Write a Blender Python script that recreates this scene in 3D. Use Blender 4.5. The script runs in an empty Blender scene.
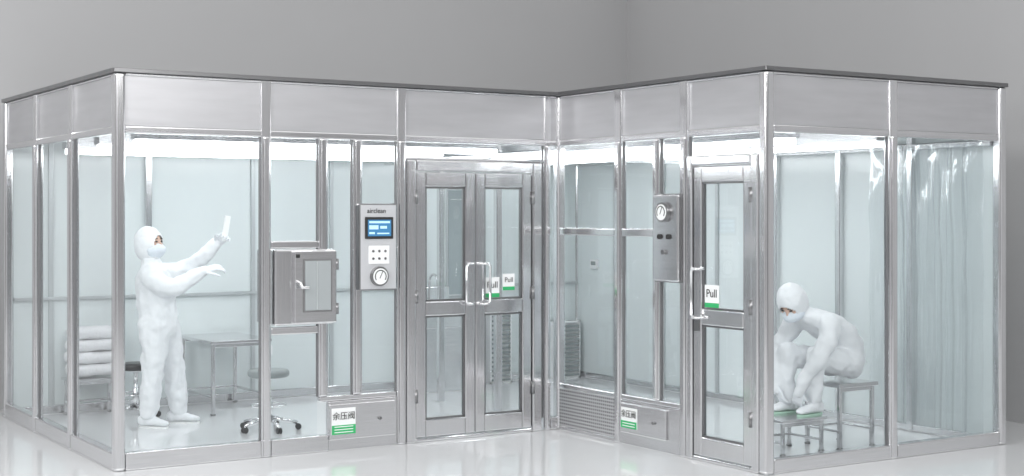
import bpy, bmesh, math, random
from mathutils import Vector, Matrix
random.seed(3)
S=bpy.context.scene
try:
    S.view_settings.view_transform='Standard'
    S.view_settings.look='None'
except Exception: pass
COL=bpy.context.collection
H=2.70; L=3.576; W=3.06; SW=2.428; E=5.905   # enclosure plan
CZ=2.34
# ------------------------------------------------------------------ materials
def mat(name, col=(.8,.8,.8), rough=.5, metal=0.0, emit=None, es=0, bump=0, bscale=20, spec=.5, var=0, vscale=5, stretch=None, coat=0):
    m=bpy.data.materials.new(name); m.use_nodes=True
    nt=m.node_tree; b=nt.nodes['Principled BSDF']
    b.inputs['Base Color'].default_value=(*col,1)
    b.inputs['Roughness'].default_value=rough
    b.inputs['Metallic'].default_value=metal
    b.inputs['Specular IOR Level'].default_value=spec
    if coat: b.inputs['Coat Weight'].default_value=coat
    if emit:
        b.inputs['Emission Color'].default_value=(*emit,1); b.inputs['Emission Strength'].default_value=es
    tc=nt.nodes.new('ShaderNodeTexCoord'); mp=nt.nodes.new('ShaderNodeMapping')
    nt.links.new(tc.outputs['Object'],mp.inputs['Vector'])
    if stretch: mp.inputs['Scale'].default_value=stretch
    if bump:
        n=nt.nodes.new('ShaderNodeTexNoise'); n.inputs['Scale'].default_value=bscale; n.inputs['Detail'].default_value=3
        nt.links.new(mp.outputs[0],n.inputs['Vector'])
        bp=nt.nodes.new('ShaderNodeBump'); bp.inputs['Strength'].default_value=bump; bp.inputs['Distance'].default_value=.02
        nt.links.new(n.outputs['Fac'],bp.inputs['Height']); nt.links.new(bp.outputs[0],b.inputs['Normal'])
    if var:
        n=nt.nodes.new('ShaderNodeTexNoise'); n.inputs['Scale'].default_value=vscale; n.inputs['Detail'].default_value=4
        nt.links.new(mp.outputs[0],n.inputs['Vector'])
        r=nt.nodes.new('ShaderNodeValToRGB')
        r.color_ramp.elements[0].position=.3; r.color_ramp.elements[1].position=.7
        r.color_ramp.elements[0].color=(*[c*(1-var) for c in col],1)
        r.color_ramp.elements[1].color=(*[min(1,c*(1+var)) for c in col],1)
        nt.links.new(n.outputs['Fac'],r.inputs[0]); nt.links.new(r.outputs[0],b.inputs['Base Color'])
    return m
def glassmat(name,tint,refl=1.0,haze=0.0,hazecol=(.9,.95,.97),rough=.02,bump=0):
    m=bpy.data.materials.new(name); m.use_nodes=True; nt=m.node_tree
    for n in list(nt.nodes): nt.nodes.remove(n)
    o=nt.nodes.new('ShaderNodeOutputMaterial')
    t=nt.nodes.new('ShaderNodeBsdfTransparent'); t.inputs[0].default_value=(*tint,1)
    g=nt.nodes.new('ShaderNodeBsdfGlossy'); g.inputs['Roughness'].default_value=rough
    last=t
    if haze:
        d=nt.nodes.new('ShaderNodeBsdfDiffuse'); d.inputs[0].default_value=(*hazecol,1)
        tr=nt.nodes.new('ShaderNodeBsdfTranslucent'); tr.inputs[0].default_value=(*hazecol,1)
        md=nt.nodes.new('ShaderNodeMixShader'); md.inputs[0].default_value=.5
        nt.links.new(d.outputs[0],md.inputs[1]); nt.links.new(tr.outputs[0],md.inputs[2])
        m1=nt.nodes.new('ShaderNodeMixShader'); m1.inputs[0].default_value=haze
        nt.links.new(t.outputs[0],m1.inputs[1]); nt.links.new(md.outputs[0],m1.inputs[2]); last=m1
    lw=nt.nodes.new('ShaderNodeLayerWeight'); lw.inputs['Blend'].default_value=.5
    pw=nt.nodes.new('ShaderNodeMath'); pw.operation='POWER'; pw.inputs[1].default_value=4.5; nt.links.new(lw.outputs['Facing'],pw.inputs[0])
    mu=nt.nodes.new('ShaderNodeMath'); mu.operation='MULTIPLY_ADD'; mu.inputs[1].default_value=.9*refl; mu.inputs[2].default_value=.06*refl; mu.use_clamp=True
    nt.links.new(pw.outputs[0],mu.inputs[0])
    m2=nt.nodes.new('ShaderNodeMixShader'); nt.links.new(mu.outputs[0],m2.inputs[0])
    nt.links.new(last.outputs[0],m2.inputs[1]); nt.links.new(g.outputs[0],m2.inputs[2])
    nt.links.new(m2.outputs[0],o.inputs[0])
    if bump:
        n=nt.nodes.new('ShaderNodeTexNoise'); n.inputs['Scale'].default_value=6
        bp=nt.nodes.new('ShaderNodeBump'); bp.inputs['Strength'].default_value=bump
        nt.links.new(n.outputs['Fac'],bp.inputs['Height']); nt.links.new(bp.outputs[0],g.inputs['Normal'])
    return m
M={}
M['steel']=mat('brushed_stainless',(.74,.74,.75),.15,1.0,var=.05,vscale=3,stretch=(40,40,1))
M['steel_h']=mat('brushed_stainless_horizontal',(.72,.72,.73),.20,1.0,var=.06,vscale=3,stretch=(1,1,60))
M['steel_d']=mat('dark_steel_trim',(.26,.26,.265),.3,1.0)
M['gasket']=mat('rubber_gasket',(.16,.16,.165),.5)
M['header']=mat('header_panel_satin',(.53,.53,.545),.36,.65,var=.05,vscale=2,stretch=(1,1,8))
M['glass']=glassmat('clear_glass',(.935,.96,.965),1.1)
M['white']=mat('white_wall_panel',(.66,.71,.715),.20,var=.02,vscale=2,bump=.35,bscale=2.2,stretch=(1,1,.5),coat=.2)
M['alu']=mat('anodised_wall_profile',(.50,.53,.54),.35,.4,var=.02)
M['ceil']=mat('ceiling_panel',(.36,.38,.39),.3,var=.02,vscale=2)
M['whiteplastic']=mat('white_enamel',(.78,.79,.80),.3,var=.02)
M['led']=mat('led_diffuser',(1,1,1),.4,emit=(.97,.985,1),es=9.5)
M['black']=mat('black_vinyl',(.02,.02,.022),.35,bump=.1)
M['grey']=mat('grey_seat',(.26,.29,.29),.4,bump=.05)
M['suit']=mat('coverall_fabric',(.82,.835,.855),.75,bump=.5,bscale=11)
M['glove']=mat('white_glove',(.78,.80,.83),.5,bump=.1)
M['skin']=mat('skin',(.66,.44,.34),.5,var=.05)
M['eye']=mat('eye_dark',(.03,.02,.02),.2,spec=.8)
M['mask']=mat('face_mask_fabric',(.74,.79,.85),.8,bump=.3,bscale=60)
M['green']=mat('green_label',(.03,.42,.14),.5,var=.05)
M['palegreen']=mat('pale_green_rubber',(.42,.62,.50),.5,var=.05)
M['label']=mat('label_white',(.85,.86,.86),.5,var=.01)
M['ink']=mat('ink_black',(.02,.02,.02),.6)
M['screen']=mat('lcd_screen',(.03,.10,.2),.2,emit=(.06,.24,.45),es=.7)
M['screen2']=mat('lcd_widgets',(.4,.6,.8),.2,emit=(.45,.68,.85),es=.5)
M['floor']=mat('epoxy_floor',(.80,.81,.82),.11,var=.015,vscale=1.2,coat=.5)
M['wallgrey']=mat('grey_wall_paint',(.44,.44,.445),.8,var=.015,vscale=.8)
M['pvc']=glassmat('pvc_curtain',(.95,.965,.97),1.8,.14,(.86,.90,.91),.08,.2)
M['linen']=mat('linen',(.82,.82,.84),.85,bump=.5,bscale=25)
M['mirror']=mat('mirror_glass',(.45,.48,.49),.05,1.0)
pm=mat('perforated_steel',(.5,.5,.5),.4,.8); nt=pm.node_tree
tc=[n for n in nt.nodes if n.type=='TEX_COORD'][0]
vo=nt.nodes.new('ShaderNodeTexVoronoi'); vo.inputs['Scale'].default_value=38; vo.inputs['Randomness'].default_value=0
nt.links.new(tc.outputs['Object'],vo.inputs['Vector'])
rp=nt.nodes.new('ShaderNodeValToRGB'); rp.color_ramp.elements[0].position=.28; rp.color_ramp.elements[1].position=.36
rp.color_ramp.elements[0].color=(.12,.12,.12,1); rp.color_ramp.elements[1].color=(.62,.62,.63,1)
nt.links.new(vo.outputs['Distance'],rp.inputs[0]); nt.links.new(rp.outputs[0],nt.nodes['Principled BSDF'].inputs['Base Color'])
M['perf']=pm
# ------------------------------------------------------------------ helpers
def empty(name,loc=(0,0,0),rz=0):
    e=bpy.data.objects.new(name,None); COL.objects.link(e); e.location=loc; e.rotation_euler=(0,0,rz); e.empty_display_size=.1
    return e
def finish(name,bm,mats,parent=None,smooth=False,bevel=0,seg=2):
    me=bpy.data.meshes.new(name); bm.to_mesh(me); bm.free()
    for m in mats: me.materials.append(M[m] if isinstance(m,str) else m)
    if smooth:
        for p in me.polygons: p.use_smooth=True
    o=bpy.data.objects.new(name,me); COL.objects.link(o)
    if parent: o.parent=parent
    if bevel:
        b=o.modifiers.new('bevel','BEVEL'); b.width=bevel; b.segments=seg; b.limit_method='ANGLE'
    return o
def addbox(bm,x0,x1,y0,y1,z0,z1,mi=0):
    x0,x1=sorted((x0,x1)); y0,y1=sorted((y0,y1)); z0,z1=sorted((z0,z1))
    r=bmesh.ops.create_cube(bm,size=1,matrix=Matrix.Translation(((x0+x1)/2,(y0+y1)/2,(z0+z1)/2))@Matrix.Diagonal((x1-x0,y1-y0,z1-z0,1)))
    for f in set(f for v in r['verts'] for f in v.link_faces): f.material_index=mi
def boxes(name,lst,m,parent=None,bevel=.004,seg=2,smooth=False):
    bm=bmesh.new()
    for b in lst: addbox(bm,*b[:6],(b[6] if len(b)>6 else 0))
    return finish(name,bm,m if isinstance(m,(list,tuple)) else [m],parent,bevel=bevel,seg=seg,smooth=smooth)
def sheets(name,lst,m,parent=None):
    """thin vertical sheets (single surface) from boxes"""
    bm=bmesh.new()
    for b in lst:
        x0,x1=sorted(b[0:2]); y0,y1=sorted(b[2:4]); z0,z1=b[4:6]
        if x1-x0>y1-y0: q=[(x0,(y0+y1)/2),(x1,(y0+y1)/2)]
        else: q=[((x0+x1)/2,y0),((x0+x1)/2,y1)]
        bm.faces.new([bm.verts.new((q[0][0],q[0][1],z0)),bm.verts.new((q[1][0],q[1][1],z0)),bm.verts.new((q[1][0],q[1][1],z1)),bm.verts.new((q[0][0],q[0][1],z1))])
    return finish(name,bm,[m],parent)
def addcyl(bm,p0,p1,r,r2=None,seg=20,mi=0):
    p0=Vector(p0);p1=Vector(p1);d=p1-p0
    q=d.to_track_quat('Z','Y').to_matrix().to_4x4()
    r_=bmesh.ops.create_cone(bm,cap_ends=True,segments=seg,radius1=r,radius2=r if r2 is None else r2,depth=d.length,matrix=Matrix.Translation((p0+p1)/2)@q)
    for f in set(f for v in r_['verts'] for f in v.link_faces): f.material_index=mi; f.smooth=len(f.verts)==4
def cyls(name,lst,m,parent=None,bevel=0):
    bm=bmesh.new()
    for c in lst: addcyl(bm,*c)
    return finish(name,bm,[m],parent,bevel=bevel)
def tube(name,pts,r,m,parent=None,res=4):
    cu=bpy.data.curves.new(name,'CURVE'); cu.dimensions='3D'; cu.bevel_depth=r; cu.bevel_resolution=res
    sp=cu.splines.new('POLY'); sp.points.add(len(pts)-1)
    for i,p in enumerate(pts): sp.points[i].co=(*p,1)
    cu.use_fill_caps=True; cu.materials.append(M[m]); o=bpy.data.objects.new(name,cu); COL.objects.link(o)
    if parent:o.parent=parent
    return o
def text(name,s,loc,rot,size,m,parent=None,align='CENTER'):
    cu=bpy.data.curves.new(name,'FONT'); cu.body=s; cu.size=size; cu.extrude=.0005; cu.align_x=align; cu.align_y='CENTER'
    cu.materials.append(M[m]); o=bpy.data.objects.new(name,cu); COL.objects.link(o); o.location=loc; o.rotation_euler=rot
    if parent:o.parent=parent
    return o
class Face:
    """maps (a, out, z) -> world box. a along the face, out = distance outward."""
    def __init__(s,kind): s.k=kind
    def b(s,a0,a1,o0,o1,z0,z1,mi=0):
        if s.k=='AC': return (a0,a1,-o0,-o1,z0,z1,mi)
        if s.k=='CD': return (L-o0,L-o1,-a0,-a1,z0,z1,mi)
        if s.k=='DE': return (a0,a1,-SW-o0,-SW-o1,z0,z1,mi)
        if s.k=='AB': return (-o0,-o1,a0,a1,z0,z1,mi)
    def p(s,a,o,z):
        if s.k=='AC': return (a,-o,z)
        if s.k=='CD': return (L-o,-a,z)
        if s.k=='DE': return (a,-SW-o,z)
        if s.k=='AB': return (-o,a,z)
    def rot(s):
        return {'AC':(math.pi/2,0,0),'CD':(math.pi/2,0,-math.pi/2),'DE':(math.pi/2,0,0),'AB':(math.pi/2,0,-math.pi/2)}[s.k]
AC,CD,DE,AB=Face('AC'),Face('CD'),Face('DE'),Face('AB')
# ------------------------------------------------------------------ surrounding room
boxes('floor',[(-9,7.0,-14,3.7,-.1,0)],'floor',bevel=0)
boxes('wall_back',[(-9,7.1,3.56,3.7,0,5.2)],'wallgrey',bevel=0)
boxes('wall_right',[(6.95,7.1,-14,3.56,0,5.2)],'wallgrey',bevel=0)
# ------------------------------------------------------------------ enclosure
enc=empty('cleanroom_enclosure')
P=[]; GK=[]; RB=[]; hp=.04
def post(F,a,w=.08,z0=0,z1=H-.03,t=.06):
    P.append(F.b(a-w/2,a+w/2,-t/2,t/2,z0,z1))
    for s in (-1,1): GK.append(F.b(a+s*w/2,a+s*(w/2+.005),-.010,.010,max(z0,.1),min(z1,2.27)))
    RB.append(F.b(a-w*.33,a+w*.33,t/2-.015,t/2+.014,z0,min(z1,2.27)))
for a in (1.047,2.13,3.445): post(AC,a,.075 if a<3 else .06)
post(AC,1.49,.075,z0=.40,z1=2.27); post(AC,1.766,.075,z0=.40,z1=2.27)
for a in (1.07,2.07): post(AB,a)
for a in (.82,1.60): post(CD,a,.085)
post(CD,1.283,.07,z0=.37,z1=2.27)
post(DE,4.745,.08)
CP=[]
for (x,y) in ((0,0),(0,W),(L,0),(L,-SW),(E,-SW),(E,W)):
    CP.append((x-hp,x+hp,y-hp,y+hp,0,H-.03))
boxes('frame_posts',P,'steel',enc,.008)
boxes('frame_corner_posts',CP,'steel',enc,.022,5)
boxes('post_streak_ribs',RB,'steel',enc,.013,5)  # added rounded ribs, shaped to catch bright and dark vertical streaks
boxes('gaskets',GK,'gasket',enc,0)
R=[]
def rail(F,a0,a1,z0,z1,t=.05): R.append(F.b(a0,a1,-t/2,t/2,z0,z1))
for F,a0,a1 in ((AC,0.04,L-.04),(AB,.04,W-.04),(CD,.04,SW-.04),(DE,L+.04,E-.04)):
    rail(F,a0,a1,2.265,2.315)
    rail(F,a0,a1,H-.05,H-.03)
for a0,a1 in ((.04,1.01),(1.085,1.53),): rail(AC,a0,a1,.0,.12,.07)
for a0,a1 in ((.04,1.03),(1.11,2.03),(2.11,3.02)): rail(AB,a0,a1,0,.12,.07)
for a0,a1 in ((L+.04,4.705),(4.785,E-.04)): rail(DE,a0,a1,0,.10,.07)
rail(AC,3.475,L-.04,0,.10,.07)
rail(AC,1.085,1.453,1.475,1.53); rail(AC,1.085,1.453,.86,.915)
rail(CD,.04,.778,1.555,1.615); rail(CD,.863,1.248,1.555,1.615)
rail(CD,.04,.778,.33,.37); rail(CD,.863,1.56,.33,.37); rail(AC,1.46,2.09,.36,.40)
rail(AC,2.17,3.415,2.13,2.15)
boxes('frame_rails',R,'steel_h',enc,.012,4)
cap=[]; c=.046
cap+=[(-c,L,-c,.03,H-.03,H),(-c,.03,.03,W+c,H-.03,H),(L-c,L+.03,-SW-c,-c,H-.03,H),(L+.03,E+c,-SW-c,-SW+.03,H-.03,H),(E-.03,E+c,-SW+.03,W+c,H-.03,H),(.03,E-.03,W-.03,W+c,H-.03,H)]
boxes('frame_top_cap',cap,'steel_d',enc,.004)
hd=[]
for F,sp in ((AC,[(.04,1.01),(1.085,2.092),(2.168,L-.04)]),(AB,[(.04,1.03),(1.11,2.03),(2.11,3.02)]),(CD,[(.04,.778),(.863,1.557),(1.643,SW-.04)]),(DE,[(L+.04,4.705),(4.785,E-.04)])):
    for a0,a1 in sp: hd.append(F.b(a0,a1,-.012,.012,2.315,H-.05))
boxes('header_panels',hd,'header',enc,.003)
G=[]
def pane(F,a0,a1,z0,z1): G.append(F.b(a0,a1,-.004,.004,z0,z1))
pane(AC,.04,1.01,.12,2.265); pane(AC,1.085,1.453,1.53,2.265); pane(AC,1.085,1.453,.12,.86)
pane(AC,1.53,1.728,.40,2.265); pane(AC,1.804,2.092,.40,2.265); pane(AC,2.168,3.415,2.15,2.265); pane(AC,3.475,L-.04,.10,2.265)
for a0,a1 in ((.04,1.03),(1.11,2.03),(2.11,3.02)): pane(AB,a0,a1,.12,2.265)
pane(CD,.04,.778,.37,1.555); pane(CD,.04,.778,1.615,2.265); pane(CD,.863,1.248,.37,1.555); pane(CD,.863,1.248,1.615,2.265); pane(CD,1.318,1.557,.37,2.265)
pane(CD,1.643,2.388,2.15,2.265)
pane(DE,L+.04,4.705,.10,2.265); pane(DE,4.785,E-.04,.10,2.265)
sheets('window_panes',G,'glass',enc)
boxes('kick_panel_relief',[AC.b(1.53,2.09,-.02,.03,0,.36)],'steel_h',enc)
boxes('kick_panel_perforated',[CD.b(.04,.778,-.02,.02,.03,.33)],'perf',enc)
boxes('kick_panel_frame',[CD.b(.04,.778,-.02,.03,0,.03),CD.b(.863,1.557,-.02,.03,0,.33)],'steel_h',enc)
boxes('wall_inner_back',[(.04,E,W-.02,W+.02,0,2.45)],'white',enc,0)
boxes('wall_inner_right',[(E-.02,E+.02,-SW+.04,W-.02,0,2.45)],'white',enc,0)
st=[(1.17,1.23,W-.07,W-.02,0,CZ)]
for y in (-1.61,-.83,-.06): st.append((E-.07,E-.02,y-.03,y+.03,0,CZ))
for y in (.93,1.92): st.append((L-.03,L+.03,y-.03,y+.03,0,CZ))
st.append((L-.025,L+.025,.04,W-.06,2.20,2.25))
st.append((E-.06,E-.02,-SW+.04,W-.06,2.23,2.28))
st.append((.04,E-.03,W-.06,W-.02,0,.08)); st.append((E-.06,E-.02,-SW+.04,W-.06,0,.06))
boxes('inner_wall_studs',st,'steel',enc,.010,4)
st=[]
for x in (.35,2.2,3.0,3.9,4.6,5.3): st.append((x-.02,x+.02,W-.04,W-.02,0,CZ))
for y in (.75,1.55,2.35): st.append((E-.04,E-.02,y-.02,y+.02,0,CZ))
st.append((.04,E-.03,W-.05,W-.02,.98,1.01))
boxes('wall_profiles',st,'alu',enc,.003)
bm=bmesh.new()
addbox(bm,.03,E-.03,.03,W-.03,CZ,CZ+.04); addbox(bm,L+.03,E-.03,-SW+.03,.03,CZ,CZ+.04)
finish('ceiling',bm,['ceil'],enc)
bm=bmesh.new()
y=-SW+.06
while y<-1.45:
    w=.20; n=14; ph=random.random()*6; off=random.uniform(-.015,.015)
    rows=18; grid=[]
    for j in range(rows+1):
        z=.07+(2.26-.07)*j/rows; row=[]
        for i in range(n+1):
            t=i/n; a=.022*math.sin(t*math.pi*2+ph+.5*math.sin(z*2))+.010*math.sin(z*9+ph*2+t*4)*(z/2.3)
            row.append(bm.verts.new((E-.13+off+a, y+w*t, z)))
        grid.append(row)
    for j in range(rows):
        for i in range(n): bm.faces.new((grid[j][i],grid[j][i+1],grid[j+1][i+1],grid[j+1][i]))
    y+=.150
finish('pvc_strip_curtain',bm,['pvc'],enc,True)
ld=[]
for y in (.55,1.45,2.35): ld.append((.3,3.3,y-.05,y+.05,CZ-.125,CZ-.085))
for x in (4.1,5.0): ld.append((x-.05,x+.05,-2.1,2.8,CZ-.125,CZ-.085))
boxes('ceiling_led_lights',ld,'led',enc,0)
boxes('ceiling_led_housings',[(b[0]-.02,b[1]+.02,b[2]-.02,b[3]+.02,CZ-.085,CZ) for b in ld],'steel_h',enc,0)
# ------------------------------------------------------------------ doors
def leaf(F,name,parent,a0,a1,z0,z1):
    s=.085
    bx=[F.b(a0,a0+s,-.02,.025,z0,z1),F.b(a1-s,a1,-.02,.025,z0,z1),F.b(a0+s,a1-s,-.02,.025,z1-.11,z1),F.b(a0+s,a1-s,-.02,.025,z0,z0+.13),F.b(a0+s,a1-s,-.02,.025,.95,1.06)]
    boxes(name,bx,'steel',parent,.009,4)
    bd=.014; i0,i1=a0+s,a1-s; g=[]
    for q0,q1 in ((z0+.13,.95),(1.06,z1-.11)):
        g+= [F.b(i0,i0+bd,-.012,.012,q0,q1),F.b(i1-bd,i1,-.012,.012,q0,q1),F.b(i0,i1,-.012,.012,q0,q0+bd),F.b(i0,i1,-.012,.012,q1-bd,q1)]
    boxes(name+'_glazing_bead',g,'steel_d',parent,.002)
    sheets(name+'_glass',[F.b(i0+bd,i1-bd,-.004,.004,z0+.13+bd,.95-bd),F.b(i0+bd,i1-bd,-.004,.004,1.06+bd,z1-.11-bd)],'glass',parent)
def handle(F,parent,a,side,z0=1.0,z1=1.34):
    o=.075; k=.025
    pts=[F.p(a,.02,z1),F.p(a,o-k,z1),F.p(a+side*.01,o,z1),F.p(a+side*.05,o,z1),F.p(a+side*.07,o,z1-.02),F.p(a+side*.07,o,z0+.02),F.p(a+side*.05,o,z0),F.p(a+side*.01,o,z0),F.p(a,o-k,z0),F.p(a,.02,z0)]
    tube('pull_handle',pts,.011,'steel',parent)
def hinges(F,parent,a,zs):
    cyls('hinges',[(F.p(a,.04,z-.05),F.p(a,.04,z+.05),.013) for z in zs],'steel_d',parent)
def pull_label(F,parent,a,z,w=.11,h=.14,o=.03,ts=.062):
    boxes('pull_sticker',[F.b(a-w/2,a+w/2,o,o+.003,z-h/2,z+h/2,0),F.b(a-w/2,a+w/2,o+.003,o+.004,z-h/2,z-h/2+h*.22,1)],['label','green'],parent,0)
    text('pull_text','Pull',F.p(a,o+.006,z+h*.12),F.rot(),ts,'ink',parent)
d1=empty('door_1')
boxes('door_frame',[AC.b(2.17,2.25,-.035,.04,0,2.13),AC.b(3.30,3.385,-.035,.04,0,2.13),AC.b(2.25,3.30,-.035,.04,2.045,2.13),AC.b(2.25,3.30,-.035,.03,0,.03)],'steel',d1,.012,4)
leaf(AC,'leaf_left',d1,2.255,2.772,.035,2.04); leaf(AC,'leaf_right',d1,2.778,3.295,.035,2.04)
handle(AC,d1,2.74,-1,1.03,1.34); handle(AC,d1,2.81,1,1.03,1.34)
hinges(AC,d1,3.30,(.35,1.1,1.85)); hinges(AC,d1,2.25,(.35,1.1,1.85))
pull_label(AC,d1,3.09,1.19,.11,.13,.006,.055); pull_label(AC,d1,2.94,1.15,.13,.16,.004,.07)
d2=empty('door_2')
boxes('door_frame',[CD.b(1.645,1.70,-.035,.04,0,2.13),CD.b(2.315,2.385,-.035,.04,0,2.13),CD.b(1.70,2.315,-.035,.04,2.06,2.13),CD.b(1.70,2.315,-.035,.03,0,.03)],'steel',d2,.012,4)
leaf(CD,'leaf',d2,1.705,2.31,.035,2.055)
handle(CD,d2,1.81,-1); hinges(CD,d2,2.315,(.35,1.1,1.85)); pull_label(CD,d2,1.885,1.15,.15,.16,.006,.08)
boxes('lock_plate',[CD.b(1.72,1.775,.025,.032,.90,.99)],'steel_d',d2)
# ------------------------------------------------------------------ pass box
pb=empty('pass_box')
boxes('housing',[AC.b(1.10,1.56,-.28,.06,.93,1.47)],'steel',pb,.012)
boxes('door_panel',[AC.b(1.235,1.565,.06,.095,.94,1.46)],'steel_h',pb,.008)
boxes('door_seal',[AC.b(1.30,1.525,.095,.102,1.02,1.40)],'gasket',pb,.004)
boxes('door_window',[AC.b(1.312,1.513,.102,.107,1.033,1.387)],mat('tinted_window',(.52,.56,.57),.08,.4),pb,.003)
boxes('window_bars',[AC.b(1.40,1.407,.107,.110,1.04,1.38)],'alu',pb,0)
tube('door_latch',[AC.p(1.26,.095,1.24),AC.p(1.26,.14,1.24),AC.p(1.27,.15,1.20),AC.p(1.32,.15,1.20)],.012,'steel',pb)
cyls('hinges',[(AC.p(1.57,.09,1.32),AC.p(1.57,.09,1.40),.012),(AC.p(1.57,.09,1.0),AC.p(1.57,.09,1.08),.012)],'steel_d',pb)
boxes('indicator_strip',[AC.b(1.245,1.275,.095,.098,1.41,1.435)],'ink',pb,0)
# ------------------------------------------------------------------ control panels
def gauge(F,parent,a,z,r,o):
    cyls('gauge_bezel',[(F.p(a,o,z),F.p(a,o+.03,z),r,None,32)],'steel_d',parent,.003)
    cyls('gauge_dial',[(F.p(a,o+.025,z),F.p(a,o+.033,z),r*.82,None,32)],'label',parent)
    tube('gauge_needle',[F.p(a-r*.1,o+.036,z-r*.2),F.p(a+r*.25,o+.036,z+r*.55)],.002,'ink',parent)
    tube('gauge_scale',[F.p(a+r*.62*math.cos(t*math.pi/10),o+.035,z+r*.62*math.sin(t*math.pi/10)) for t in range(-2,13)],.003,'ink',parent)
cp=empty('control_panel',(-.055,0,0))
boxes('housing',[AC.b(1.80,2.115,.02,.09,1.16,1.80)],'steel_d',cp,.012)
boxes('face_plate',[AC.b(1.812,2.103,.09,.094,1.172,1.788)],mat('satin_plate',(.66,.67,.69),.32,.4),cp,.003)
boxes('screen_bezel',[AC.b(1.845,2.075,.094,.106,1.54,1.70)],'ink',cp,.004)
boxes('screen',[AC.b(1.865,2.055,.106,.108,1.56,1.68)],'screen',cp,0)
boxes('screen_widgets',[AC.b(1.875,2.045,.108,.1085,1.655,1.67),AC.b(1.875,1.95,.108,.1085,1.61,1.64),AC.b(1.965,2.02,.108,.1085,1.615,1.635),AC.b(1.875,1.92,.108,.1085,1.575,1.59),AC.b(1.94,2.04,.108,.1085,1.575,1.585)],'screen2',cp,0)
boxes('button_plate',[AC.b(1.875,2.045,.094,.1,1.355,1.49)],'label',cp,.003)
cyls('buttons',[(AC.p(1.91+.05*i,.1,1.395+.055*j),AC.p(1.91+.05*i,.106,1.395+.055*j),.009,None,16) for i in range(3) for j in range(2)],'steel_d',cp)
gauge(AC,cp,1.958,1.265,.072,.094)
text('panel_title','airclean',AC.p(1.94,.097,1.745),AC.rot(),.05,'ink',cp)
cp2=empty('control_panel')
boxes('housing',[CD.b(1.31,1.60,.045,.08,1.24,1.86)],'steel_h',cp2,.012)
boxes('housing_edge',[CD.b(1.302,1.608,.043,.055,1.232,1.868)],'steel_d',cp2,.004)
gauge(CD,cp2,1.45,1.735,.07,.08)
cyls('indicator_lamps',[(CD.p(a,.08,1.56),CD.p(a,.095,1.56),.018,None,16) for a in (1.40,1.50)],'ink',cp2)
cyls('switch',[(CD.p(1.45,.08,1.45),CD.p(1.45,.10,1.45),.018,None,16)],'steel_d',cp2)
def valve(F,name,a0,a1,z0,z1,o):
    v=empty(name)
    boxes('cover',[F.b(a0-.015,a1+.33,o,o+.02,z0-.04,z1+.03)],'steel_h',v,.006)
    boxes('sign',[F.b(a0,a1,o+.02,o+.024,z0,z1,0),F.b(a0,a1,o+.024,o+.026,z0,z0+(z1-z0)*.35,1)],['label','green'],v,0)
    text('sign_text','余压阀',F.p((a0+a1)/2,o+.028,z0+(z1-z0)*.68),F.rot(),(a1-a0)*.32,'ink',v)
    boxes('sign_lines',[F.b(a0+.02,a1-.02,o+.026,o+.027,z0+.012+i*.02,z0+.018+i*.02) for i in range(3)],'label',v,0)
    cyls('latch',[(F.p(a1+.2,o+.02,(z0+z1)/2),F.p(a1+.2,o+.035,(z0+z1)/2),.012,None,16)],'steel_d',v)
valve(AC,'relief_valve',1.545,1.735,.12,.31,.03)
valve(CD,'relief_valve',.90,1.09,.13,.28,.03)
# ------------------------------------------------------------------ furniture
def lathe(name,prof,m,parent,seg=40):
    bm=bmesh.new(); rings=[]
    for r,z in prof:
        rings.append([bm.verts.new((r*math.cos(2*math.pi*i/seg),r*math.sin(2*math.pi*i/seg),z)) for i in range(seg)] if r>1e-5 else [bm.verts.new((0,0,z))])
    for a,b in zip(rings,rings[1:]):
        for i in range(seg):
            j=(i+1)%seg
            if len(a)==1: bm.faces.new((a[0],b[j],b[i]))
            elif len(b)==1: bm.faces.new((a[i],a[j],b[0]))
            else: bm.faces.new((a[i],a[j],b[j],b[i]))
    bmesh.ops.recalc_face_normals(bm,faces=bm.faces)
    return finish(name,bm,[m],parent,True)
def stool(loc,h,r,m,rz=0,R_=.23):
    s=empty('swivel_stool',loc,rz)
    lathe('seat',[(0,h-.055),(r*.9,h-.055),(r,h-.04),(r*1.0,h-.012),(r*.93,h),(r*.5,h+.003),(0,h+.002)],m,s)
    lathe('column',[(0,h-.055),(.06,h-.057),(.06,h-.07),(.018,h-.08),(.018,.26),(.028,.25),(.028,.07),(0,.06)],'steel',s)
    bm=bmesh.new()
    for i in range(5):
        a=i*math.tau/5; c,n=math.cos(a),math.sin(a)
        addcyl(bm,(0.02*c,.02*n,.10),(R_*c,R_*n,.055),.02,.013)
        addcyl(bm,(R_*c,R_*n,.06),(R_*c,R_*n,.03),.008)
    finish('star_base',bm,['steel'],s)
    bm=bmesh.new()
    for i in range(5):
        a=i*math.tau/5; c,n=math.cos(a),math.sin(a)
        for q in (-.012,.012):
            x,y=(R_+.005)*c-q*n,(R_+.005)*n+q*c
            addcyl(bm,(x-.006*-n,y-.006*c,.024),(x+.006*-n,y+.006*c,.024),.024)
    finish('castors',bm,['black'],s)
    tube('foot_ring',[(.13*math.cos(i*math.tau/32),.13*math.sin(i*math.tau/32),.2) for i in range(33)],.008,'steel',s)
stool((.91,2.46,0),.46,.15,'black',.9,.18); stool((1.57,1.17,0),.48,.165,'grey',.9)
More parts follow.
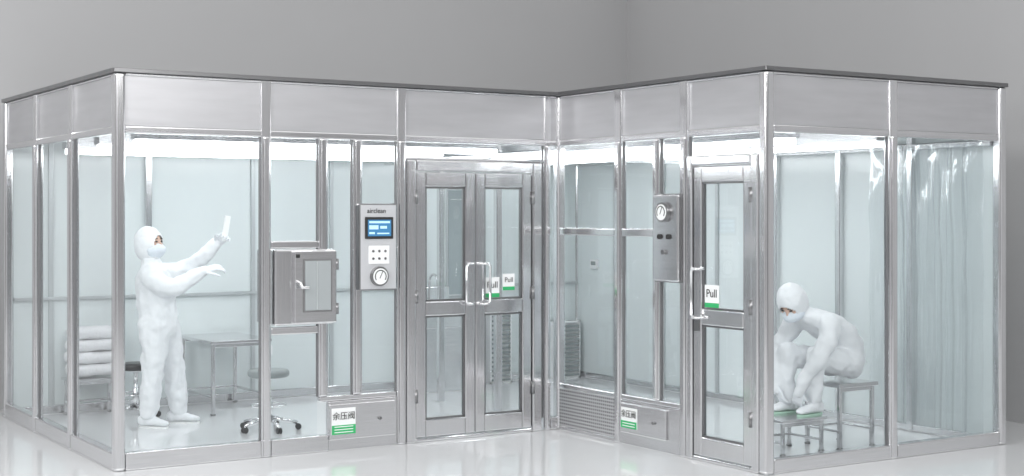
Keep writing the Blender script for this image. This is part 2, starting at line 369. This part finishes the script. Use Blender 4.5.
def bench(name,x0,x1,y0,y1,h,t=.03,leg=.03,low=.12):
    b=empty(name,((x0+x1)/2,(y0+y1)/2,0)); w=(x1-x0)/2; d=(y1-y0)/2
    boxes('top',[(-w,w,-d,d,h-t,h)],'steel_h',b,.005)
    g=.02; lst=[]
    for sx in (-1,1):
        for sy in (-1,1):
            X=sx*(w-g-leg/2);Y=sy*(d-g-leg/2); lst.append((X-leg/2,X+leg/2,Y-leg/2,Y+leg/2,.015,h-t))
    boxes('legs',lst,'steel',b,.004)
    X=w-g-leg; Y=d-g-leg/2
    r=[(-X,X,Y-.01,Y+.01,low,low+.02),]
    X2=w-g-leg/2; Y2=d-g-leg
    r+=[(X2-.01,X2+.01,-Y2,Y2,low,low+.02),(-X2-.01,-X2+.01,-Y2,Y2,low,low+.02)]
    r+=[(-X,X,Y-.01,Y+.01,h-t-.03,h-t),(-X,X,-Y-.01,-Y+.01,h-t-.03,h-t)]
    boxes('stretchers',r,'steel_h',b,.003)
    cyls('feet',[((sx*(w-g-leg/2),sy*(d-g-leg/2),0),(sx*(w-g-leg/2),sy*(d-g-leg/2),.016),.022) for sx in (-1,1) for sy in (-1,1)],'steel_d',b)
    return b
bench('stainless_work_table',1.46,2.02,2.16,2.97,.64,.03,.03,.14)
bench('stainless_bench',4.68,5.08,-2.0,-1.60,.48,.03,.028,.12)
bench('step_stool',4.12,4.56,-2.0,-1.60,.26,.025,.025,.08)
bench('linen_rack',.42,.86,2.70,2.98,.32,.02,.025,.1)
ln=empty('folded_garment_stack',(.64,2.84,.335))
bm=bmesh.new()
for i in range(4):
    bmesh.ops.create_cube(bm,size=1,matrix=Matrix.Translation((random.uniform(-.01,.01),0,.055+.105*i))@Matrix.Diagonal((.40,.26,.10,1)))
o=finish('garments',bm,['linen'],ln)
b=o.modifiers.new('b','BEVEL');b.width=.045;b.segments=5
s=o.modifiers.new('s','SUBSURF');s.levels=2;s.render_levels=2
tx=bpy.data.textures.new('folds','CLOUDS'); tx.noise_scale=.09
dm=o.modifiers.new('d','DISPLACE');dm.texture=tx;dm.strength=.02;dm.mid_level=.5
for p in o.data.polygons:p.use_smooth=True
def louvre(name,x0,x1,y0,y1,z0,z1,n):
    c=empty(name,(0,0,0))
    boxes('case',[(x0,x1,y0+.02,y1,z0,z1),(x0,x0+.02,y0,y0+.02,z0,z1),(x1-.02,x1,y0,y0+.02,z0,z1),(x0,x1,y0,y0+.02,z1-.02,z1),(x0,x1,y0,y0+.02,z0,z0+.02)],'whiteplastic',c,.002)
    boxes('slats',[(x0+.02,x1-.02,y0-.008,y0+.012,z0+.02+(z1-z0-.04)*(i+.1)/n,z0+.02+(z1-z0-.04)*(i+.55)/n) for i in range(n)],'grey',c,0)
louvre('return_air_louvre',4.70,4.96,2.88,2.99,.0,.78,16)
louvre('return_air_louvre',5.48,5.82,2.88,2.99,.0,.60,12)
sk=empty('hand_wash_sink',(4.0,2.73,0))
boxes('basin',[(-.25,.25,-.2,-.17,.62,.82),(-.25,.25,.17,.2,.62,.82),(-.25,-.22,-.17,.17,.62,.82),(.22,.25,-.17,.17,.62,.82),(-.22,.22,-.17,.17,.62,.65),(-.25,.25,.2,.23,.62,1.0)],'steel',sk,.006)
boxes('cabinet',[(-.22,.22,-.17,.2,.0,.62)],'steel_h',sk,.006)
tube('faucet',[(0,.16,.80),(0,.16,1.05)]+[(0,.16-.08+.08*math.cos(t*math.pi/8),1.05+.08*math.sin(t*math.pi/8)) for t in range(1,9)]+[(0,0,1.0)],.012,'steel',sk)
mr=empty('dark_band_panel',(4.42,W-.02,0))  # invented panel, stands in for a dark vertical band behind the door
boxes('band_panel_frame',[(-.15,.15,-.03,-.0,.90,1.98)],'steel',mr,.004); boxes('band_panel_face',[(-.135,.135,-.034,-.03,.915,1.965)],'mirror',mr,0)
th=empty('wall_thermostat',(E-.02,2.70,1.2))
boxes('body',[(-.03,0,-.06,.06,-.05,.05)],'whiteplastic',th,.006); boxes('display',[(-.033,-.03,-.04,.04,-.01,.03)],'grey',th,0)
wo=empty('wall_outlet',(2.35,W-.02,.45))
boxes('plate',[(-.045,.045,-.012,0,-.045,.045)],'whiteplastic',wo,.003); boxes('sockets',[(-.02,-.01,-.014,-.012,-.02,.02),(.01,.02,-.014,-.012,-.02,.02)],'ink',wo,0)
# ------------------------------------------------------------------ people
def blob(bm,c,r,rot=None,sub=2):
    m=Matrix.Translation(c)@(rot.to_4x4() if rot else Matrix.Identity(4))@Matrix.Diagonal((*r,1))
    bmesh.ops.create_icosphere(bm,subdivisions=sub,radius=1,matrix=m)
def chain(bm,pts,step=.25):
    P=[]
    for p in pts:
        r=p[3:] if len(p)==6 else (p[3],)*3
        P.append((Vector(p[:3]),Vector(r)))
    for (a,ra),(b,rb) in zip(P,P[1:]):
        n=max(2,int((b-a).length/(min(min(ra),min(rb))*step))+1)
        for i in range(n+1):
            t=i/n; blob(bm,a.lerp(b,t),ra.lerp(rb,t))
def skinmesh(name,bm,m,parent,voxel,smooth=6,disp=0,dscale=.1):
    o=finish(name,bm,[m],parent)
    r=o.modifiers.new('r','REMESH'); r.mode='VOXEL'; r.voxel_size=voxel; r.use_smooth_shade=True
    s=o.modifiers.new('s','SMOOTH'); s.iterations=smooth; s.factor=.5
    if disp:
        tx=bpy.data.textures.new('wrinkle','CLOUDS'); tx.noise_scale=dscale; tx.noise_depth=1
        d=o.modifiers.new('d','DISPLACE'); d.texture=tx; d.strength=disp; d.mid_level=.5; d.texture_coords='LOCAL'
    return o
def hand(parent,wrist,direc,normal,side,curl=.5,m='glove',scale=1.0):
    d=Vector(direc).normalized(); n=Vector(normal); n=(n-d*n.dot(d)).normalized(); w=d.cross(n)*side
    B=Matrix((d,w,n)).transposed(); Wp=Vector(wrist)
    def T(p): return Wp+B@(Vector(p)*scale)
    bm=bmesh.new()
    def ch(pts):
        for (a,ra),(b,rb) in zip(pts,pts[1:]):
            a=Vector(a);b=Vector(b); k=max(2,int((b-a).length/.004))
            for i in range(k+1):
                t=i/k; blob(bm,T(a.lerp(b,t)),((ra+(rb-ra)*t)*scale,)*3,sub=1)
    for wv in (-.028,-.010,.010,.028):
        ch([((-.01,wv*.55,0),.017),((.045,wv*.95,0),.0145),((.085,wv,0),.012)])
    lens=[.060,.074,.080,.072]
    for i,(wv,ln_) in enumerate(zip((-.031,-.011,.011,.031),lens)):
        p=Vector((.085,wv,0)); ang=0; pts=[(tuple(p),.0105)]
        for k,f in enumerate((.42,.32,.26)):
            ang+=curl*(.9+.08*i)
            p=p+Vector((math.cos(ang),(wv*.25) if k==0 else 0,-math.sin(ang)))*ln_*f; pts.append((tuple(p),.0095-.001*k))
        ch(pts)
    ch([((.012,.020,-.004),.015),((.045,.050,-.012),.0125),((.070,.060,-.030*(.5+curl)),.0105),((.092,.058,-.05*(.5+curl)),.009)])
    return skinmesh('hand',bm,m,parent,.0045,3)
def shoe(parent,ankle,toe_dir,floorz,m='suit',sole='green',name='shoe'):
    d=Vector(toe_dir).normalized(); a=Vector(ankle); s=Vector((-d.y,d.x,0))
    bm=bmesh.new()
    B=Matrix((d,s,Vector((0,0,1)))).transposed()
    for t,r,h in ((-.055,(.045,.042,.05),.05),(-.01,(.055,.044,.05),.055),(.05,(.06,.046,.038),.045),(.10,(.055,.048,.03),.036),(.14,(.04,.04,.024),.03)):
        c=Vector((a.x,a.y,floorz))+d*t; c.z=floorz+h+.006; blob(bm,c,r,B)
    chain(bm,[(a.x,a.y,floorz+.06,.048),(a.x-.005*d.x,a.y,floorz+.17,.062)])
    skinmesh(name,bm,m,parent,.008,4)
    bm=bmesh.new()
    n=24; vs=[]
    for zz in (0,.014):
        vs.append([bm.verts.new(Vector((a.x,a.y,floorz+zz))+d*(.043+.133*math.cos(t*math.tau/n))+s*(.045+.006*math.cos(t*math.tau/n))*math.sin(t*math.tau/n)) for t in range(n)])
    bm.faces.new(vs[0]); bm.faces.new(vs[1])
    for i in range(n): bm.faces.new((vs[0][i],vs[0][(i+1)%n],vs[1][(i+1)%n],vs[1][i]))
    bmesh.ops.recalc_face_normals(bm,faces=bm.faces)
    finish(name+'_sole',bm,[sole],parent)
def head(parent,c,pitch,yaw=0,s=1.0):
    h=empty('head',c); h.parent=parent; h.rotation_euler=(0,pitch,yaw); h.scale=(s,s,s)
    bm=bmesh.new()
    blob(bm,(-.005,0,.015),(.092,.072,.10),sub=3); blob(bm,(.035,0,-.055),(.05,.048,.05),sub=3)
    blob(bm,(.085,0,-.008),(.016,.012,.022)); blob(bm,(.094,0,-.02),(.014,.013,.010))
    for sy in(-1,1):
        blob(bm,(.066,sy*.03,.028),(.018,.022,.008)); blob(bm,(.06,sy*.038,-.015),(.025,.022,.02)); blob(bm,(-.005,sy*.074,-.005),(.02,.008,.028))
    skinmesh('face',bm,'skin',h,.006,3)
    for sy in(-1,1):
        bm=bmesh.new(); blob(bm,(.080,sy*.030,.010),(.008,.013,.006),sub=3); finish('eye',bm,['eye'],h,True)
        bm=bmesh.new(); blob(bm,(.084,sy*.031,.032),(.005,.018,.004),sub=2); finish('eyebrow',bm,['eye'],h,True)
    bm=bmesh.new(); bmesh.ops.create_uvsphere(bm,u_segments=40,v_segments=30,radius=1)
    for v in list(bm.verts):
        if v.co.x<.05: bm.verts.remove(v)
    for v in bm.verts:
        x,y,z=v.co; v.co=(.010+x*.104+max(0,x-.8)*.05, y*.088, -.050+z*.068)
    o=finish('mask',bm,['mask'],h,True); sm=o.modifiers.new('s','SOLIDIFY'); sm.thickness=.003
    bm=bmesh.new(); bmesh.ops.create_uvsphere(bm,u_segments=64,v_segments=48,radius=1)
    for v in list(bm.verts):
        x,y,z=v.co
        if x>0 and (y/.60)**2+((z+.16)/.52)**2<1: bm.verts.remove(v)
    for v in bm.verts:
        x,y,z=v.co; v.co=(-.012+x*.115, y*(.098), .005+z*.136-(.01 if z<0 else 0))
    o=finish('hood',bm,['suit'],h,True); sm=o.modifiers.new('s','SOLIDIFY'); sm.thickness=.008
    tx=bpy.data.textures.new('hw','CLOUDS'); tx.noise_scale=.05
    d=o.modifiers.new('d','DISPLACE'); d.texture=tx; d.strength=.012; d.mid_level=.5
    return h
ROT=-math.radians(32.5)
p1=empty('standing_technician',(.96,1.87,0),ROT)
bm=bmesh.new()
chain(bm,[(-.05,0,.78,.165,.17,.10),(-.055,0,.90,.17,.18,.10),(-.065,0,1.00,.165,.175,.10),(-.08,0,1.14,.16,.185,.10),(-.09,0,1.24,.13,.17,.075),(-.11,0,1.31,.085,.11,.05),(-.12,0,1.38,.072,.075,.05)])
chain(bm,[(-.07,-.085,.82,.125),(-.065,-.10,.62,.105),(-.07,-.11,.44,.090),(-.09,-.115,.25,.086),(-.10,-.12,.12,.074)])
chain(bm,[(-.03,.085,.82,.125),(.02,.10,.62,.105),(.045,.11,.44,.090),(.07,.12,.25,.086),(.08,.125,.12,.074)])
chain(bm,[(-.075,.16,1.24,.090),(.05,.19,1.24,.086),(.17,.18,1.28,.078),(.29,.12,1.38,.064),(.40,.07,1.475,.048)])
chain(bm,[(-.075,-.16,1.23,.090),(.02,-.19,1.15,.086),(.12,-.18,1.13,.078),(.23,-.12,1.195,.064),(.33,-.07,1.26,.048)])
skinmesh('coverall',bm,'suit',p1,.012,6,.045,.10)
head(p1,(-.12,0,1.475),-.15,-.35,1.08)
hand(p1,(.405,.065,1.48),(.75,-.25,.6),(-.3,.9,.3),1,.75,scale=1.15)
hand(p1,(.335,-.068,1.265),(.9,.3,.25),(-.1,-.5,.85),1,.35,scale=1.15)
wd=boxes('held_wand',[(-.024,.024,-.012,.012,-.03,.18)],'label',p1,.005); wd.location=(.485,.01,1.53); wd.rotation_euler=(0,.15,.3)
shoe(p1,(-.10,-.12,.1),(1,-.3,0),0,sole='label'); shoe(p1,(.08,.125,.1),(1,.1,0),0,sole='label')
p2=empty('seated_technician',(4.89,-1.80,0),math.pi)
bm=bmesh.new()
chain(bm,[(-.02,0,.625,.15,.185,.11),(-.03,0,.72,.145,.175,.10),(.03,0,.82,.145,.18,.11),(.14,0,.895,.135,.19,.105),(.27,0,.94,.115,.185,.09),(.37,0,.98,.08,.11,.06),(.42,0,1.02,.068,.072,.055)])
for sy,kx in ((1,.36),(-1,.42)):
    chain(bm,[(.0,sy*.095,.61,.112),(.18,sy*.12,.64,.100),(kx,sy*.125,.685,.082),(kx+.03,sy*.115,.52,.074),(kx+.01,sy*.10,.38,.066)])
    chain(bm,[(.28,sy*.175,.92,.084),(.36,sy*.225,.80,.074),(.44,sy*.22,.69,.064),(.50,sy*.16,.56,.054),(.53,sy*.115,.44,.042)])
skinmesh('coverall',bm,'suit',p2,.011,5,.035,.10)
head(p2,(.49,0,1.075),.80,.25,1.08)
for sy,kx in ((1,.37),(-1,.43)):
    hand(p2,(.53,sy*.112,.445),(-.15,-sy*.35,-.85),(.9,sy*.3,-.1),-sy,.5,scale=1.05)
    shoe(p2,(kx,sy*.10,.4),(1,sy*.1,0),.261,sole='palegreen')
# ------------------------------------------------------------------ lights
w=bpy.data.worlds.new('world'); S.world=w; w.use_nodes=True
nt=w.node_tree; bg=nt.nodes['Background']
tc=nt.nodes.new('ShaderNodeTexCoord'); sx=nt.nodes.new('ShaderNodeSeparateXYZ'); nt.links.new(tc.outputs['Generated'],sx.inputs[0])
rp=nt.nodes.new('ShaderNodeValToRGB'); nt.links.new(sx.outputs['Z'],rp.inputs[0])
rp.color_ramp.elements[0].position=0; rp.color_ramp.elements[0].color=(.46,.46,.47,1)
rp.color_ramp.elements[1].position=.7; rp.color_ramp.elements[1].color=(1,1,1,1)
mp=nt.nodes.new('ShaderNodeMapping'); mp.inputs['Scale'].default_value=(1,1,.15); nt.links.new(tc.outputs['Generated'],mp.inputs[0])
nz=nt.nodes.new('ShaderNodeTexNoise'); nz.inputs['Scale'].default_value=3.2; nz.inputs['Detail'].default_value=1; nt.links.new(mp.outputs[0],nz.inputs['Vector'])  # noise bands added to the world so the steel reflects light and dark
r2=nt.nodes.new('ShaderNodeValToRGB'); nt.links.new(nz.outputs['Fac'],r2.inputs[0])
r2.color_ramp.elements[0].position=.42; r2.color_ramp.elements[0].color=(.36,.36,.36,1)
r2.color_ramp.elements[1].position=.56; r2.color_ramp.elements[1].color=(1,1,1,1)
mx=nt.nodes.new('ShaderNodeMixRGB'); mx.blend_type='MULTIPLY'; mx.inputs[0].default_value=1
nt.links.new(rp.outputs[0],mx.inputs[1]); nt.links.new(r2.outputs[0],mx.inputs[2])
nt.links.new(mx.outputs[0],bg.inputs[0]); bg.inputs[1].default_value=1.3
def area(name,loc,target,size,power,sy=None,col=(1,1,1)):
    l=bpy.data.lights.new(name,'AREA'); l.energy=power; l.size=size; l.color=col
    if sy: l.shape='RECTANGLE'; l.size_y=sy
    o=bpy.data.objects.new(name,l); COL.objects.link(o); o.location=loc
    o.rotation_euler=(Vector(target)-Vector(loc)).to_track_quat('-Z','Y').to_euler()
area('added_area_left',(-6,-4,4.6),(0,1,1),3,420,3)  # added area light, unseen source; lightens the back wall towards the left
area('added_area_front',(1,-8,5),(3,-1,1),4,260,3)  # added fill from the camera side, no real lamp known there
# ------------------------------------------------------------------ camera
cd=bpy.data.cameras.new('camera'); cam=bpy.data.objects.new('camera',cd); COL.objects.link(cam); S.camera=cam
cam.location=(-2.9443,-9.5298,1.7145); cam.rotation_euler=(math.pi/2,0,ROT)
cd.sensor_width=36; cd.lens=1435.8/1024*36; cd.shift_y=-22.9/1024; cd.clip_end=100
